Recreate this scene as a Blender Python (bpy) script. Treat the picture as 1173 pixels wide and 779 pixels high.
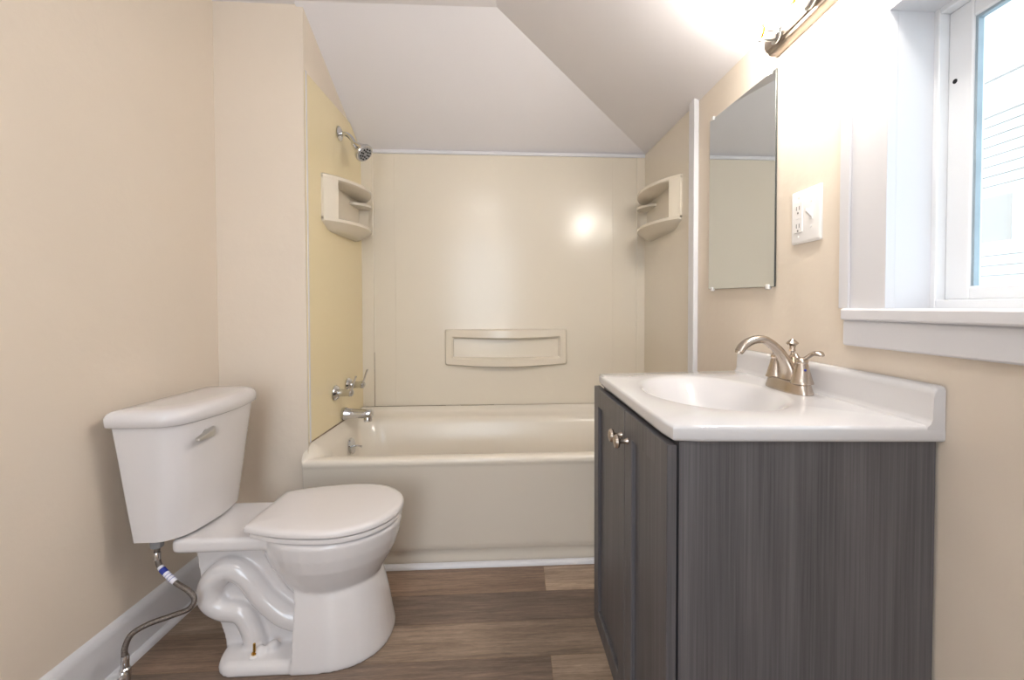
import bpy, bmesh, math, random
from mathutils import Vector, Matrix
random.seed(7)
S = bpy.context.scene
for o in list(bpy.data.objects): bpy.data.objects.remove(o)
COL = S.collection
PI = math.pi

# ------------------------------------------------------------------ camera
F_PX, YAW, PITCH, ROLL = 520.91, 0.0592, 0.0223, 0.0014
cam_d = bpy.data.cameras.new('camera'); cam = bpy.data.objects.new('camera', cam_d); COL.objects.link(cam)
fw = Vector((math.sin(YAW)*math.cos(PITCH), math.cos(YAW)*math.cos(PITCH), -math.sin(PITCH)))
rt0 = Vector((math.cos(YAW), -math.sin(YAW), 0)); up0 = rt0.cross(fw)
rt = rt0*math.cos(ROLL) - up0*math.sin(ROLL); up = rt0*math.sin(ROLL) + up0*math.cos(ROLL)
M = Matrix((rt, up, -fw)).transposed().to_4x4(); M.translation = Vector((0, 0, 1.0425))
cam.matrix_world = M
cam_d.sensor_width = 36; cam_d.sensor_fit = 'HORIZONTAL'; cam_d.lens = F_PX*36/1173
cam_d.shift_x = -35.45/1173; cam_d.shift_y = -26.54/1173
cam_d.clip_start = 0.02
S.camera = cam

# ------------------------------------------------------------------ light levels
SKY = 1.7          # overcast sky outside the window
BULB = 57.0        # vanity globes
HALL_FILL = 13.0        # added fill lamp, unseen, beyond the doorway behind the camera
DOME_FILL = 6.0        # added glowing fill on the ceiling, unseen behind the camera
S.view_settings.view_transform = 'Standard'
S.view_settings.look = 'None'
S.view_settings.gamma = 1
S.view_settings.use_curve_mapping = False
S.view_settings.exposure = 1.0

w = bpy.data.worlds.new('sky'); S.world = w; w.use_nodes = True
bg = w.node_tree.nodes['Background']; bg.inputs[0].default_value = (0.79, 0.905, 1.0, 1); bg.inputs[1].default_value = SKY

def area(name, loc, rot, sx, sy, power, col=(1, 1, 1)):
    d = bpy.data.lights.new(name, 'AREA'); d.shape = 'RECTANGLE'; d.size = sx; d.size_y = sy
    d.energy = power; d.color = col
    o = bpy.data.objects.new(name, d); COL.objects.link(o); o.location = loc; o.rotation_euler = rot
    return o
area('hall_fill', (-0.45, -1.45, 1.25), (PI/2, 0, 0), 0.8, 1.6, HALL_FILL, (0.74, 0.87, 1.0))  # added soft fill from behind, not a known source in the hall

# ------------------------------------------------------------------ materials
def mat(name, col, rough=0.5, metal=0.0, bump=None, var=None, spec=0.5, coat=0.0):
    m = bpy.data.materials.new(name); m.use_nodes = True
    nt = m.node_tree; b = nt.nodes['Principled BSDF']
    b.inputs['Base Color'].default_value = (*col, 1); b.inputs['Roughness'].default_value = rough
    b.inputs['Metallic'].default_value = metal; b.inputs['Specular IOR Level'].default_value = spec
    b.inputs['Coat Weight'].default_value = coat; b.inputs['Coat Roughness'].default_value = 0.08
    tc = nt.nodes.new('ShaderNodeTexCoord')
    if var:                                   # (scale, amount): faint tone variation of the material itself
        n = nt.nodes.new('ShaderNodeTexNoise'); n.inputs['Scale'].default_value = var[0]; n.inputs['Detail'].default_value = 4
        nt.links.new(tc.outputs['Object'], n.inputs['Vector'])
        r = nt.nodes.new('ShaderNodeValToRGB')
        r.color_ramp.elements[0].position = 0.3; r.color_ramp.elements[1].position = 0.7
        r.color_ramp.elements[0].color = (*[c*(1-var[1]) for c in col], 1)
        r.color_ramp.elements[1].color = (*[min(1, c*(1+var[1])) for c in col], 1)
        nt.links.new(n.outputs['Fac'], r.inputs['Fac']); nt.links.new(r.outputs['Color'], b.inputs['Base Color'])
    if bump:                                  # (scale, strength, distance)
        n = nt.nodes.new('ShaderNodeTexNoise'); n.inputs['Scale'].default_value = bump[0]; n.inputs['Detail'].default_value = 5
        nt.links.new(tc.outputs['Object'], n.inputs['Vector'])
        bp = nt.nodes.new('ShaderNodeBump'); bp.inputs['Strength'].default_value = bump[1]; bp.inputs['Distance'].default_value = bump[2]
        nt.links.new(n.outputs['Fac'], bp.inputs['Height']); nt.links.new(bp.outputs['Normal'], b.inputs['Normal'])
    return m

def srgb(r, g, b):
    f = lambda c: (c/255/12.92 if c/255 <= 0.04045 else ((c/255+0.055)/1.055)**2.4)
    return (f(r), f(g), f(b))

M_wall = mat('beige_wall_paint', srgb(226, 213, 197), 0.55, bump=(9, 0.35, 0.01), var=(2.5, 0.02))
M_ceil = mat('white_ceiling_paint', srgb(234, 231, 234), 0.6, bump=(6, 0.25, 0.01), var=(2, 0.015))
M_trim = mat('white_trim_paint', srgb(222, 221, 224), 0.35, bump=(14, 0.12, 0.004))
M_vinyl = mat('white_vinyl', srgb(240, 241, 243), 0.3, var=(5, 0.01))
M_tub = mat('cream_acrylic', srgb(230, 221, 207), 0.22, var=(3, 0.012), bump=(4, 0.05, 0.01))
M_sur = mat('cream_surround_plastic', srgb(225, 215, 198), 0.2, var=(2, 0.012), bump=(3, 0.08, 0.012))
M_yel = mat('warm_lit_cream_plastic', srgb(238, 222, 182), 0.2, var=(2, 0.012), bump=(3, 0.08, 0.012))  # surround plastic for the left panel, warm bulb light put into its colour
M_caulk = mat('dark_joint', srgb(138, 118, 96), 0.8, var=(40, 0.3))
M_porc = mat('white_porcelain', srgb(222, 218, 218), 0.12, var=(3, 0.006), coat=0.3)
M_seat = mat('white_seat_plastic', srgb(226, 221, 220), 0.25, var=(4, 0.006))
M_top = mat('white_cultured_marble', srgb(206, 204, 205), 0.1, var=(6, 0.008), coat=0.3)
M_chrome = mat('chrome', (0.64, 0.64, 0.65), 0.08, 1.0, var=(8, 0.03))
M_nickel = mat('brushed_nickel', srgb(190, 178, 166), 0.27, 1.0, bump=(90, 0.06, 0.002), var=(20, 0.05))
M_satin = mat('satin_steel', srgb(205, 203, 200), 0.3, 0.9, var=(20, 0.04))
M_bar = mat('brushed_bar_metal', srgb(142, 130, 120), 0.38, 1.0, bump=(90, 0.06, 0.002), var=(20, 0.05))
M_brass = mat('brass', srgb(200, 160, 80), 0.25, 1.0, var=(20, 0.1))
M_steel = mat('braided_steel', srgb(120, 112, 106), 0.4, 0.85, bump=(420, 0.8, 0.002), var=(300, 0.35))
M_dark = mat('dark_gap', (0.012, 0.012, 0.013), 0.7, var=(10, 0.2))
M_grey = mat('grey_plastic', srgb(150, 150, 152), 0.45, var=(20, 0.05))
M_plate = mat('white_switch_plastic', srgb(240, 237, 235), 0.22, var=(10, 0.005))
M_slot = mat('outlet_slot', srgb(128, 124, 122), 0.6, var=(10, 0.1))
M_label = mat('white_label', srgb(225, 225, 235), 0.5, var=(30, 0.03))
M_blue = mat('blue_print', srgb(45, 60, 150), 0.5, var=(30, 0.1))
M_mirror = mat('mirror_silver', (0.785, 0.83, 0.845), 0.015, 1.0, var=(4, 0.004))
M_siding = mat('white_siding', srgb(236, 240, 243), 0.6, var=(6, 0.02))
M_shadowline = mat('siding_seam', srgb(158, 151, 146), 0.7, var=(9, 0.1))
M_roof = mat('grey_shingle', srgb(120, 118, 118), 0.9, var=(20, 0.2))
M_ground = mat('concrete_ground', srgb(190, 190, 186), 0.9, var=(4, 0.1))

def emis(name, col, st):
    m = bpy.data.materials.new(name); m.use_nodes = True; nt = m.node_tree
    b = nt.nodes['Principled BSDF']; b.inputs['Base Color'].default_value = (0.9, 0.9, 0.88, 1)
    b.inputs['Emission Color'].default_value = (*col, 1); b.inputs['Emission Strength'].default_value = st
    n = nt.nodes.new('ShaderNodeTexNoise'); n.inputs['Scale'].default_value = 3
    r = nt.nodes.new('ShaderNodeMapRange'); r.inputs['To Min'].default_value = 0.4; r.inputs['To Max'].default_value = 0.5
    nt.links.new(n.outputs['Fac'], r.inputs['Value']); nt.links.new(r.outputs['Result'], b.inputs['Roughness'])
    return m
M_bulb = emis('lit_globe', (1.0, 0.955, 0.875), BULB)
M_dome_fill = emis('fill_dome_glow', (1.0, 0.97, 0.97), DOME_FILL)  # glow of the added ceiling fill

def wood_grey():
    m = mat('grey_wood_laminate', srgb(84, 81, 82), 0.42)
    nt = m.node_tree; b = nt.nodes['Principled BSDF']
    tc = nt.nodes.new('ShaderNodeTexCoord'); mp = nt.nodes.new('ShaderNodeMapping')
    mp.inputs['Scale'].default_value = (260, 260, 3.0)
    n = nt.nodes.new('ShaderNodeTexNoise'); n.inputs['Scale'].default_value = 1; n.inputs['Detail'].default_value = 4; n.inputs['Roughness'].default_value = 0.6
    n2 = nt.nodes.new('ShaderNodeTexNoise'); n2.inputs['Scale'].default_value = 1; n2.inputs['Detail'].default_value = 2
    mp2 = nt.nodes.new('ShaderNodeMapping'); mp2.inputs['Scale'].default_value = (38, 38, 1.0)
    r = nt.nodes.new('ShaderNodeValToRGB')
    r.color_ramp.elements[0].position = 0.28; r.color_ramp.elements[0].color = (*srgb(66, 64, 67), 1)
    r.color_ramp.elements[1].position = 0.75; r.color_ramp.elements[1].color = (*srgb(108, 105, 107), 1)
    mx = nt.nodes.new('ShaderNodeMix'); mx.data_type = 'FLOAT'; mx.inputs[0].default_value = 0.35
    nt.links.new(tc.outputs['Object'], mp.inputs['Vector']); nt.links.new(tc.outputs['Object'], mp2.inputs['Vector'])
    nt.links.new(mp.outputs['Vector'], n.inputs['Vector']); nt.links.new(mp2.outputs['Vector'], n2.inputs['Vector'])
    nt.links.new(n.outputs['Fac'], mx.inputs[2]); nt.links.new(n2.outputs['Fac'], mx.inputs[3])
    nt.links.new(mx.outputs[0], r.inputs['Fac']); nt.links.new(r.outputs['Color'], b.inputs['Base Color'])
    return m
M_wood = wood_grey()

def floor_mat():
    m = mat('vinyl_plank', srgb(125, 108, 94), 0.42)
    nt = m.node_tree; b = nt.nodes['Principled BSDF']
    at = nt.nodes.new('ShaderNodeAttribute'); at.attribute_name = 'plank_tone'
    tc = nt.nodes.new('ShaderNodeTexCoord')
    ad = nt.nodes.new('ShaderNodeVectorMath'); ad.operation = 'MULTIPLY_ADD'
    ad.inputs[1].default_value = (37, 61, 0)
    nt.links.new(at.outputs['Color'], ad.inputs[0]); nt.links.new(tc.outputs['Object'], ad.inputs[2])
    def noise(sc, det):
        mp = nt.nodes.new('ShaderNodeMapping'); mp.inputs['Scale'].default_value = sc
        n = nt.nodes.new('ShaderNodeTexNoise'); n.inputs['Scale'].default_value = 1; n.inputs['Detail'].default_value = det
        n.inputs['Roughness'].default_value = 0.62; n.inputs['Distortion'].default_value = 0.6
        nt.links.new(ad.outputs[0], mp.inputs['Vector']); nt.links.new(mp.outputs['Vector'], n.inputs['Vector'])
        return n
    na = noise((6, 90, 1), 6); nb = noise((1.8, 13, 1), 3); nc = noise((40, 420, 1), 2)
    def ramp(n, a, c, p0=0.3, p1=0.7):
        r = nt.nodes.new('ShaderNodeValToRGB')
        r.color_ramp.elements[0].position = p0; r.color_ramp.elements[1].position = p1
        r.color_ramp.elements[0].color = (*a, 1); r.color_ramp.elements[1].color = (*c, 1)
        nt.links.new(n.outputs['Fac'], r.inputs['Fac']); return r
    ra = ramp(na, (0.62, 0.60, 0.58), (1.22, 1.2, 1.18)); rb = ramp(nb, (0.72, 0.69, 0.66), (1.2, 1.18, 1.14)); rc = ramp(nc, (0.8, 0.8, 0.8), (1.1, 1.1, 1.1))
    def mul(a, c):
        x = nt.nodes.new('ShaderNodeMix'); x.data_type = 'RGBA'; x.blend_type = 'MULTIPLY'; x.inputs[0].default_value = 1
        nt.links.new(a, x.inputs[6]); nt.links.new(c, x.inputs[7]); return x.outputs[2]
    o = mul(mul(mul(at.outputs['Color'], ra.outputs['Color']), rb.outputs['Color']), rc.outputs['Color'])
    nt.links.new(o, b.inputs['Base Color'])
    bp = nt.nodes.new('ShaderNodeBump'); bp.inputs['Strength'].default_value = 0.15; bp.inputs['Distance'].default_value = 0.002
    nt.links.new(na.outputs['Fac'], bp.inputs['Height']); nt.links.new(bp.outputs['Normal'], b.inputs['Normal'])
    return m
M_floor = floor_mat()

def glass_mat():
    m = bpy.data.materials.new('window_glass'); m.use_nodes = True; nt = m.node_tree
    b = nt.nodes['Principled BSDF']; out = nt.nodes['Material Output']
    tr = nt.nodes.new('ShaderNodeBsdfTransparent'); tr.inputs[0].default_value = (0.93, 0.96, 0.96, 1)
    gl = nt.nodes.new('ShaderNodeBsdfGlossy'); gl.inputs['Roughness'].default_value = 0.02
    mx = nt.nodes.new('ShaderNodeMixShader')
    mx.inputs[0].default_value = 0.06; nt.links.new(tr.outputs[0], mx.inputs[1]); nt.links.new(gl.outputs[0], mx.inputs[2])
    nt.links.new(mx.outputs[0], out.inputs[0]); nt.nodes.remove(b)
    return m
M_glass = glass_mat()

# ------------------------------------------------------------------ mesh helpers
def obj(name, bm, m, parent=None, smooth=False, angle=35, bevel=0, seg=2, subsurf=0):
    me = bpy.data.meshes.new(name)
    bmesh.ops.recalc_face_normals(bm, faces=bm.faces)
    bm.to_mesh(me); bm.free()
    o = bpy.data.objects.new(name, me); COL.objects.link(o)
    if isinstance(m, (list, tuple)):
        for x in m: me.materials.append(x)
    else: me.materials.append(m)
    if parent: o.parent = parent; o.matrix_parent_inverse = Matrix.Translation(-parent.location)
    if bevel:
        b = o.modifiers.new('bevel', 'BEVEL'); b.width = bevel; b.segments = seg; b.limit_method = 'ANGLE'; b.angle_limit = math.radians(40)
    if subsurf:
        b = o.modifiers.new('subsurf', 'SUBSURF'); b.levels = subsurf; b.render_levels = subsurf
    if smooth or bevel or subsurf:
        for p in me.polygons: p.use_smooth = True
        if not subsurf:
            me.set_sharp_from_angle(angle=math.radians(angle if not bevel else 60))
            if bevel:
                n = o.modifiers.new('wn', 'WEIGHTED_NORMAL'); n.keep_sharp = True
    return o

def tag(o, label=None, cat=None, group=None, kind=None):
    if label: o['label'] = label
    if cat: o['category'] = cat
    if group: o['group'] = group
    if kind: o['kind'] = kind
    return o

def thing(name, label, cat, loc, group=None):
    o = bpy.data.objects.new(name, None); COL.objects.link(o); o.location = loc; o.empty_display_size = 0.05
    return tag(o, label, cat, group)

def box(bm, a, b, f=None):
    """box between corners a and b; f maps every vertex"""
    x0, y0, z0 = a; x1, y1, z1 = b
    P = [(x0, y0, z0), (x1, y0, z0), (x1, y1, z0), (x0, y1, z0), (x0, y0, z1), (x1, y0, z1), (x1, y1, z1), (x0, y1, z1)]
    v = [bm.verts.new(f(*p) if f else p) for p in P]
    for q in ((0, 3, 2, 1), (4, 5, 6, 7), (0, 1, 5, 4), (1, 2, 6, 5), (2, 3, 7, 6), (3, 0, 4, 7)):
        bm.faces.new([v[i] for i in q])
    return bm

def poly(bm, pts):
    return bm.faces.new([bm.verts.new(p) for p in pts])

def prism(bm, pts, d):
    """closed solid: polygon pts extruded by vector d"""
    d = Vector(d); a = [bm.verts.new(p) for p in pts]; b = [bm.verts.new(Vector(p)+d) for p in pts]
    n = len(pts)
    bm.faces.new(a[::-1]); bm.faces.new(b)
    for i in range(n): bm.faces.new((a[i], a[(i+1) % n], b[(i+1) % n], b[i]))

def loft(bm, rings, cap0=True, cap1=True, closed=True):
    R = [[bm.verts.new(p) for p in r] for r in rings]
    n = len(R[0])
    for a, b in zip(R, R[1:]):
        for i in range(n if closed else n-1):
            bm.faces.new((a[i], a[(i+1) % n], b[(i+1) % n], b[i]))
    if cap0: bm.faces.new(R[0][::-1])
    if cap1: bm.faces.new(R[-1])
    return R

def frame(d):
    d = d.normalized(); h = Vector((0, 0, 1)) if abs(d.z) < 0.9 else Vector((1, 0, 0))
    u = d.cross(h).normalized(); return u, d.cross(u).normalized()

def spline(pts, n):
    """Catmull-Rom through pts (tuples of any length)"""
    P = [Vector(p) if len(p) <= 4 else p for p in pts]; out = []
    for i in range(len(P)-1):
        p0 = P[max(0, i-1)]; p1 = P[i]; p2 = P[i+1]; p3 = P[min(len(P)-1, i+2)]
        for k in range(n):
            t = k/n
            out.append(0.5*((2*p1)+(p2-p0)*t+(2*p0-5*p1+4*p2-p3)*t*t+(3*p1-p0-3*p2+p3)*t*t*t))
    out.append(P[-1]); return out

def tube(bm, pts, rad, seg=14, n=8, smooth=True, flat=None):
    """tube through pts; rad a number or list; flat=(a,b) squashes the section"""
    rr = rad if isinstance(rad, (list, tuple)) else [rad]*len(pts)
    P4 = [(*p, r) for p, r in zip(pts, rr)]
    C4 = spline(P4, n) if smooth else [Vector(p) for p in P4]
    C = [Vector(c[:3]) for c in C4]; rings = []; pu = None
    for i, c in enumerate(C):
        d = (C[min(i+1, len(C)-1)]-C[max(i-1, 0)])
        if pu is None: u, v = frame(d)
        else:
            dn = d.normalized(); u = (pu-dn*pu.dot(dn)).normalized(); v = dn.cross(u)
        pu = u; r = C4[i][3]
        fa, fb = flat if flat else (1, 1)
        rings.append([c+u*(r*fa*math.cos(2*PI*k/seg))+v*(r*fb*math.sin(2*PI*k/seg)) for k in range(seg)])
    loft(bm, rings)

def lathe(bm, prof, o, d, seg=28):
    """profile [(r, t)] turned round the axis o + t*d"""
    o = Vector(o); d = Vector(d).normalized(); u, v = frame(d)
    rings = [[o+d*t+u*(max(r, 1e-4)*math.cos(2*PI*k/seg))+v*(max(r, 1e-4)*math.sin(2*PI*k/seg)) for k in range(seg)] for r, t in prof]
    loft(bm, rings)

def rrect(x0, x1, y0, y1, r, n=6):
    """rounded rectangle, ccw list of (x, y); r a number or four radii"""
    rs = r if isinstance(r, (list, tuple)) else [r]*4
    out = []
    for (cx, cy, a0), q in zip((((x0, y0, PI)), ((x1, y0, 1.5*PI)), ((x1, y1, 0)), ((x0, y1, 0.5*PI))), rs):
        px = cx+q if cx == x0 else cx-q; py = cy+q if cy == y0 else cy-q
        for k in range(n+1):
            a = a0+0.5*PI*k/n; out.append((px+q*math.cos(a), py+q*math.sin(a)))
    return out

def superell(cx, cy, a, b, p=2.0, n=48):
    out = []
    for k in range(n):
        t = 2*PI*k/n; c, s = math.cos(t), math.sin(t)
        out.append((cx+a*math.copysign(abs(c)**(2/p), c), cy+b*math.copysign(abs(s)**(2/p), s)))
    return out

NB = bmesh.new
# ------------------------------------------------------------------ room dimensions
XR, XL, YP, YB = 0.712, -1.148, 1.825, 2.475      # right wall, left wall, plumbing wall face, back of the alcove
XA, XAB = -0.815, -0.820                          # alcove left side at the front and the back
YN, ZC, T = -1.0, 2.205, 0.10                     # wall behind the camera, flat ceiling, wall thickness
def struct(name, bm, m, parent=None, **k):
    o = obj(name, bm, m, parent, **k)
    if not parent: o['kind'] = 'structure'
    return o

# floor: planks run along X, rows 155 mm wide
def build_floor():
    bm = NB(); lay = bm.loops.layers.float_color.new('plank_tone')
    tones = {'brown': srgb(150, 128, 112), 'dark': srgb(126, 110, 99), 'light': srgb(176, 157, 140), 'mid': srgb(156, 138, 123), 'grey': srgb(148, 134, 122)}
    known = {3: [(-1.3, 'brown'), (0.107, 'light')], 2: [(-1.3, 'mid'), (-0.47, 'dark')], 1: [(-1.3, 'brown'), (-0.62, 'mid')],
             0: [(-1.3, 'dark'), (0.101, 'light')], -1: [(-1.3, 'brown'), (-0.2, 'mid')], 4: [(-1.3, 'mid'), (-0.3, 'brown')]}
    for row in range(-19, 8):
        y0 = 1.178+0.155*row; y1 = y0+0.155
        if row in known: js = known[row]
        else:
            x = -1.9+random.random()*1.2; js = [(-1.3, random.choice(list(tones)))]
            while x < 0.8:
                if x > -1.25: js.append((x, random.choice(list(tones))))
                x += 1.22
        for i, (x0, tn) in enumerate(js):
            x1 = js[i+1][0] if i+1 < len(js) else 0.85
            g = 0.0007
            f = poly(bm, [(x0+g, y0+g, 0), (x1-g, y0+g, 0), (x1-g, y1-g, 0), (x0+g, y1-g, 0)])
            j = 0.94+0.12*random.random()
            for l in f.loops: l[lay] = (*[c*j for c in tones[tn]], 1)
    # slab under the planks (the seams between the boards)
    n0 = len(bm.faces)
    box(bm, (-1.3, -1.85, -0.08), (0.85, 2.6, -0.0012))
    bm.faces.ensure_lookup_table()
    for f in bm.faces[n0:]:
        f.material_index = 1
        for l in f.loops: l[lay] = (0.05, 0.04, 0.035, 1)
    o = struct('floor', bm, [M_floor, M_caulk])
build_floor()

# walls
bm = NB(); box(bm, (XL-T, YN-0.9, -0.001), (XL, YP+T, ZC+0.1)); struct('wall_left', bm, M_wall)
bm = NB(); prism(bm, [(XL, YP, 0), (XA, YP, 0), (XAB, YB, 0), (XAB-0.05, YB+T, 0), (XL, YB+T, 0)], (0, 0, ZC+0.1)); struct('wall_plumbing', bm, M_wall)
bm = NB(); box(bm, (XAB-0.05, YB, 0), (XR+T, YB+T, 2.1)); struct('wall_back', bm, M_wall)
# right wall with the window opening
WY0, WY1, WZ0, WZ1 = 0.02, 0.828, 1.032, 1.603
XO = XR+0.14
bm = NB()
box(bm, (XR, YN-0.1, 0), (XO, WY0, ZC+0.05)); box(bm, (XR, WY1, 0), (XO, YB+T, ZC+0.05))
box(bm, (XR, WY0, 0), (XO, WY1, WZ0)); box(bm, (XR, WY0, WZ1), (XO, WY1, ZC+0.05))
struct('wall_right', bm, M_wall)
# rear wall with a doorway to the hall
bm = NB(); D0, D1, DZ = -0.85, -0.05, 2.03
box(bm, (XL, YN-T, 0), (D0, YN, ZC+0.1)); box(bm, (D1, YN-T, 0), (XR, YN, ZC+0.1)); box(bm, (D0, YN-T, DZ), (D1, YN, ZC+0.1))
struct('wall_rear', bm, M_wall)
bm = NB()
box(bm, (D0-0.07, YN, 0), (D0, YN+0.015, DZ+0.07)); box(bm, (D1, YN, 0), (D1+0.07, YN+0.015, DZ+0.07)); box(bm, (D0, YN, DZ), (D1, YN+0.015, DZ+0.07))
struct('door_1', bm, M_trim, bevel=0.003)
bm = NB(); box(bm, (XL-T, -1.9, 0), (XR+T, -1.85, ZC+0.1)); struct('wall_hall', bm, M_wall)
bm = NB(); box(bm, (XR, -1.9, 0), (XR+T, YN-T, ZC+0.1)); struct('wall_hall_right', bm, M_wall)

# ceiling: flat part, slope over the tub, slope over the right wall (one continuous skin, 40 mm thick)
ZB_L, ZB_R = 1.870, 1.877                       # eave heights on the back wall
HIP = Vector((-0.070, 1.800, 2.205))            # where the hip meets the flat part
n = (Vector((XR, 2.475, ZB_R))-HIP).cross(Vector((XR, 1.29, 1.818))-HIP)
def zr(x, y): return HIP.z - (n.x*(x-HIP.x)+n.y*(y-HIP.y))/n.z
def ridge_x(y):                                # where the right slope reaches the flat ceiling height
    return HIP.x - n.y*(y-HIP.y)/n.x
YE = -1.95
XRR = XO
A = [(XAB-0.02, YB+0.02, ZB_L-0.01), (XR, YB, ZB_R), (HIP.x, HIP.y, 2.205), (XAB-0.02, 1.806, 2.205)]
bm = NB()
poly(bm, A)
poly(bm, [(XR, YB, ZB_R), (XRR, YB, zr(XRR, YB)), (XRR, YE, zr(XRR, YE)), (ridge_x(YE), YE, 2.205), (HIP.x, HIP.y, 2.205)])
poly(bm, [(XL-0.05, 1.806, 2.205), (XAB-0.02, 1.806, 2.205), (HIP.x, HIP.y, 2.205), (ridge_x(YE), YE, 2.205), (XL-0.05, YE, 2.205)])
poly(bm, [(XL-0.05, 1.806, 2.205), (XL-0.05, YB, 2.205), (XAB-0.02, YB, 2.205), (XAB-0.02, 1.806, 2.205)])
bmesh.ops.remove_doubles(bm, verts=bm.verts, dist=0.0005)
g = bmesh.ops.extrude_face_region(bm, geom=bm.faces[:])
bmesh.ops.translate(bm, vec=(0, 0, 0.05), verts=[v for v in g['geom'] if isinstance(v, bmesh.types.BMVert)])
struct('ceiling', bm, M_ceil)

# baseboards and trims
def sweep_profile(bm, prof, p0, p1, out):
    """prof [(depth, z)] swept from p0 to p1, depth measured along out"""
    a = [Vector((p0[0]+out[0]*d, p0[1]+out[1]*d, z)) for d, z in prof]
    b = [Vector((p1[0]+out[0]*d, p1[1]+out[1]*d, z)) for d, z in prof]
    loft(bm, [a, b])
BP = [(0, 0), (0.014, 0), (0.014, 0.118), (0.012, 0.130), (0.006, 0.140), (0, 0.148)]
QR = [(0.014, 0)]+[(0.014+0.017*math.cos(a*PI/12), 0.018*math.sin(a*PI/12)) for a in range(0, 7)]
bm = NB(); sweep_profile(bm, BP, (XL, YN), (XL, YP), (1, 0)); struct('baseboard_left', bm, M_trim, smooth=True)
bm = NB(); sweep_profile(bm, QR, (XL, YN), (XL, YP-0.014), (1, 0)); struct('trim_1', bm, M_trim, smooth=True)
bm = NB(); sweep_profile(bm, BP, (XL+0.014, YP), (XA-0.02, YP), (0, -1)); struct('baseboard_plumbing', bm, M_trim, smooth=True)
bm = NB(); sweep_profile(bm, BP, (XR, YN), (XR, 0.69), (-1, 0)); struct('baseboard_right', bm, M_trim, smooth=True)
bm = NB(); sweep_profile(bm, [(d-0.014, z) for d, z in QR], (XA-0.016, 1.822), (XR-0.01, 1.822), (0, -1)); struct('trim_2', bm, M_trim, smooth=True)
# white vertical strip where the surround stops on the right wall
bm = NB(); box(bm, (XR-0.020, 1.742, 0.0), (XR, 1.798, 1.862)); struct('trim_3', bm, M_trim, bevel=0.003)
# thin bead along the top of the alcove back wall
bm = NB(); box(bm, (XAB+0.004, YB-0.014, ZB_L-0.016), (XR-0.004, YB, ZB_L+0.004)); struct('trim_4', bm, M_trim, bevel=0.004)
# ------------------------------------------------------------------ window
win = bpy.data.objects.new('window_1', None); COL.objects.link(win); win.location = (XR, 0.42, WZ0); win['kind'] = 'structure'
CX = XR-0.020
bm = NB()
box(bm, (CX, WY1-0.0125, WZ0+0.006), (XR-0.001, 0.931, 1.700)); box(bm, (CX, -0.085, WZ0+0.006), (XR-0.001, WY0+0.0125, 1.700)); box(bm, (CX, WY0+0.0125, WZ1-0.0125), (XR-0.001, WY1-0.0125, 1.700))
box(bm, (CX-0.006, 0.904, WZ0+0.006), (CX, 0.931, 1.700))
obj('casing', bm, M_trim, win, bevel=0.0012)
bm = NB(); box(bm, (XR-0.032, -0.105, WZ0-0.018), (XR+0.075, 0.918, WZ0+0.006)); obj('stool', bm, M_trim, win, bevel=0.004)
bm = NB(); box(bm, (XR-0.020, -0.105, 0.9605), (XR, 0.926, WZ0-0.018)); obj('apron', bm, M_trim, win, bevel=0.004)
bm = NB()          # jamb boards lining the opening
box(bm, (XR-0.001, WY1-0.012, WZ0), (XR+0.075, WY1+0.001, WZ1)); box(bm, (XR-0.001, WY0-0.001, WZ0), (XR+0.075, WY0+0.012, WZ1)); box(bm, (XR-0.001, WY0+0.012, WZ1-0.012), (XR+0.075, WY1-0.012, WZ1+0.001))
obj('jamb', bm, M_trim, win)
FX = XR+0.070       # vinyl frame
bm = NB()
fy0, fy1, fz0, fz1 = WY0, WY1, WZ0+0.002, WZ1
box(bm, (FX, fy1-0.022, fz0), (FX+0.07, fy1, fz1)); box(bm, (FX, fy0, fz0), (FX+0.07, fy0+0.022, fz1))
box(bm, (FX, fy0+0.022, fz0), (FX+0.07, fy1-0.022, fz0+0.020)); box(bm, (FX, fy0+0.022, fz1-0.022), (FX+0.07, fy1-0.022, fz1))
obj('window_frame', bm, M_vinyl, win, bevel=0.002)
SX = FX+0.018
def sash(y0, y1, x0):
    b = NB(); z0, z1 = fz0+0.020, fz1-0.022; s = 0.046
    box(b, (x0, y0, z0), (x0+0.024, y0+s, z1)); box(b, (x0, y1-s, z0), (x0+0.024, y1, z1))
    box(b, (x0, y0+s, z0), (x0+0.024, y1-s, z0+0.024)); box(b, (x0, y0+s, z1-0.032), (x0+0.024, y1-s, z1))
    so = obj('sash', b, M_vinyl, win, bevel=0.003)
    b = NB()   # dark glazing gasket round the pane
    q = 0.0048
    a0, a1, c0, c1 = y0+s, y1-s, z0+0.024, z1-0.032
    box(b, (x0+0.004, a0, c0), (x0+0.014, a0+q, c1)); box(b, (x0+0.004, a1-q, c0), (x0+0.014, a1, c1))
    box(b, (x0+0.004, a0+q, c1-q), (x0+0.014, a1-q, c1))
    obj('gasket', b, mat('blue_grey_gasket', srgb(160, 176, 186), 0.4, var=(20, 0.1)), so)
    b = NB(); box(b, (x0+0.010, a0, c0), (x0+0.013, a1, c1)); obj('pane', b, M_glass, so)
sash(0.39, fy1-0.022, SX); sash(fy0+0.022, 0.43, SX+0.026)
bm = NB(); lathe(bm, [(0.0042, 0), (0.0042, 0.002)], (SX-0.0008, fy1-0.036, 1.452), (1, 0, 0), 16); obj('screw_hole', bm, M_dark, win)

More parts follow.
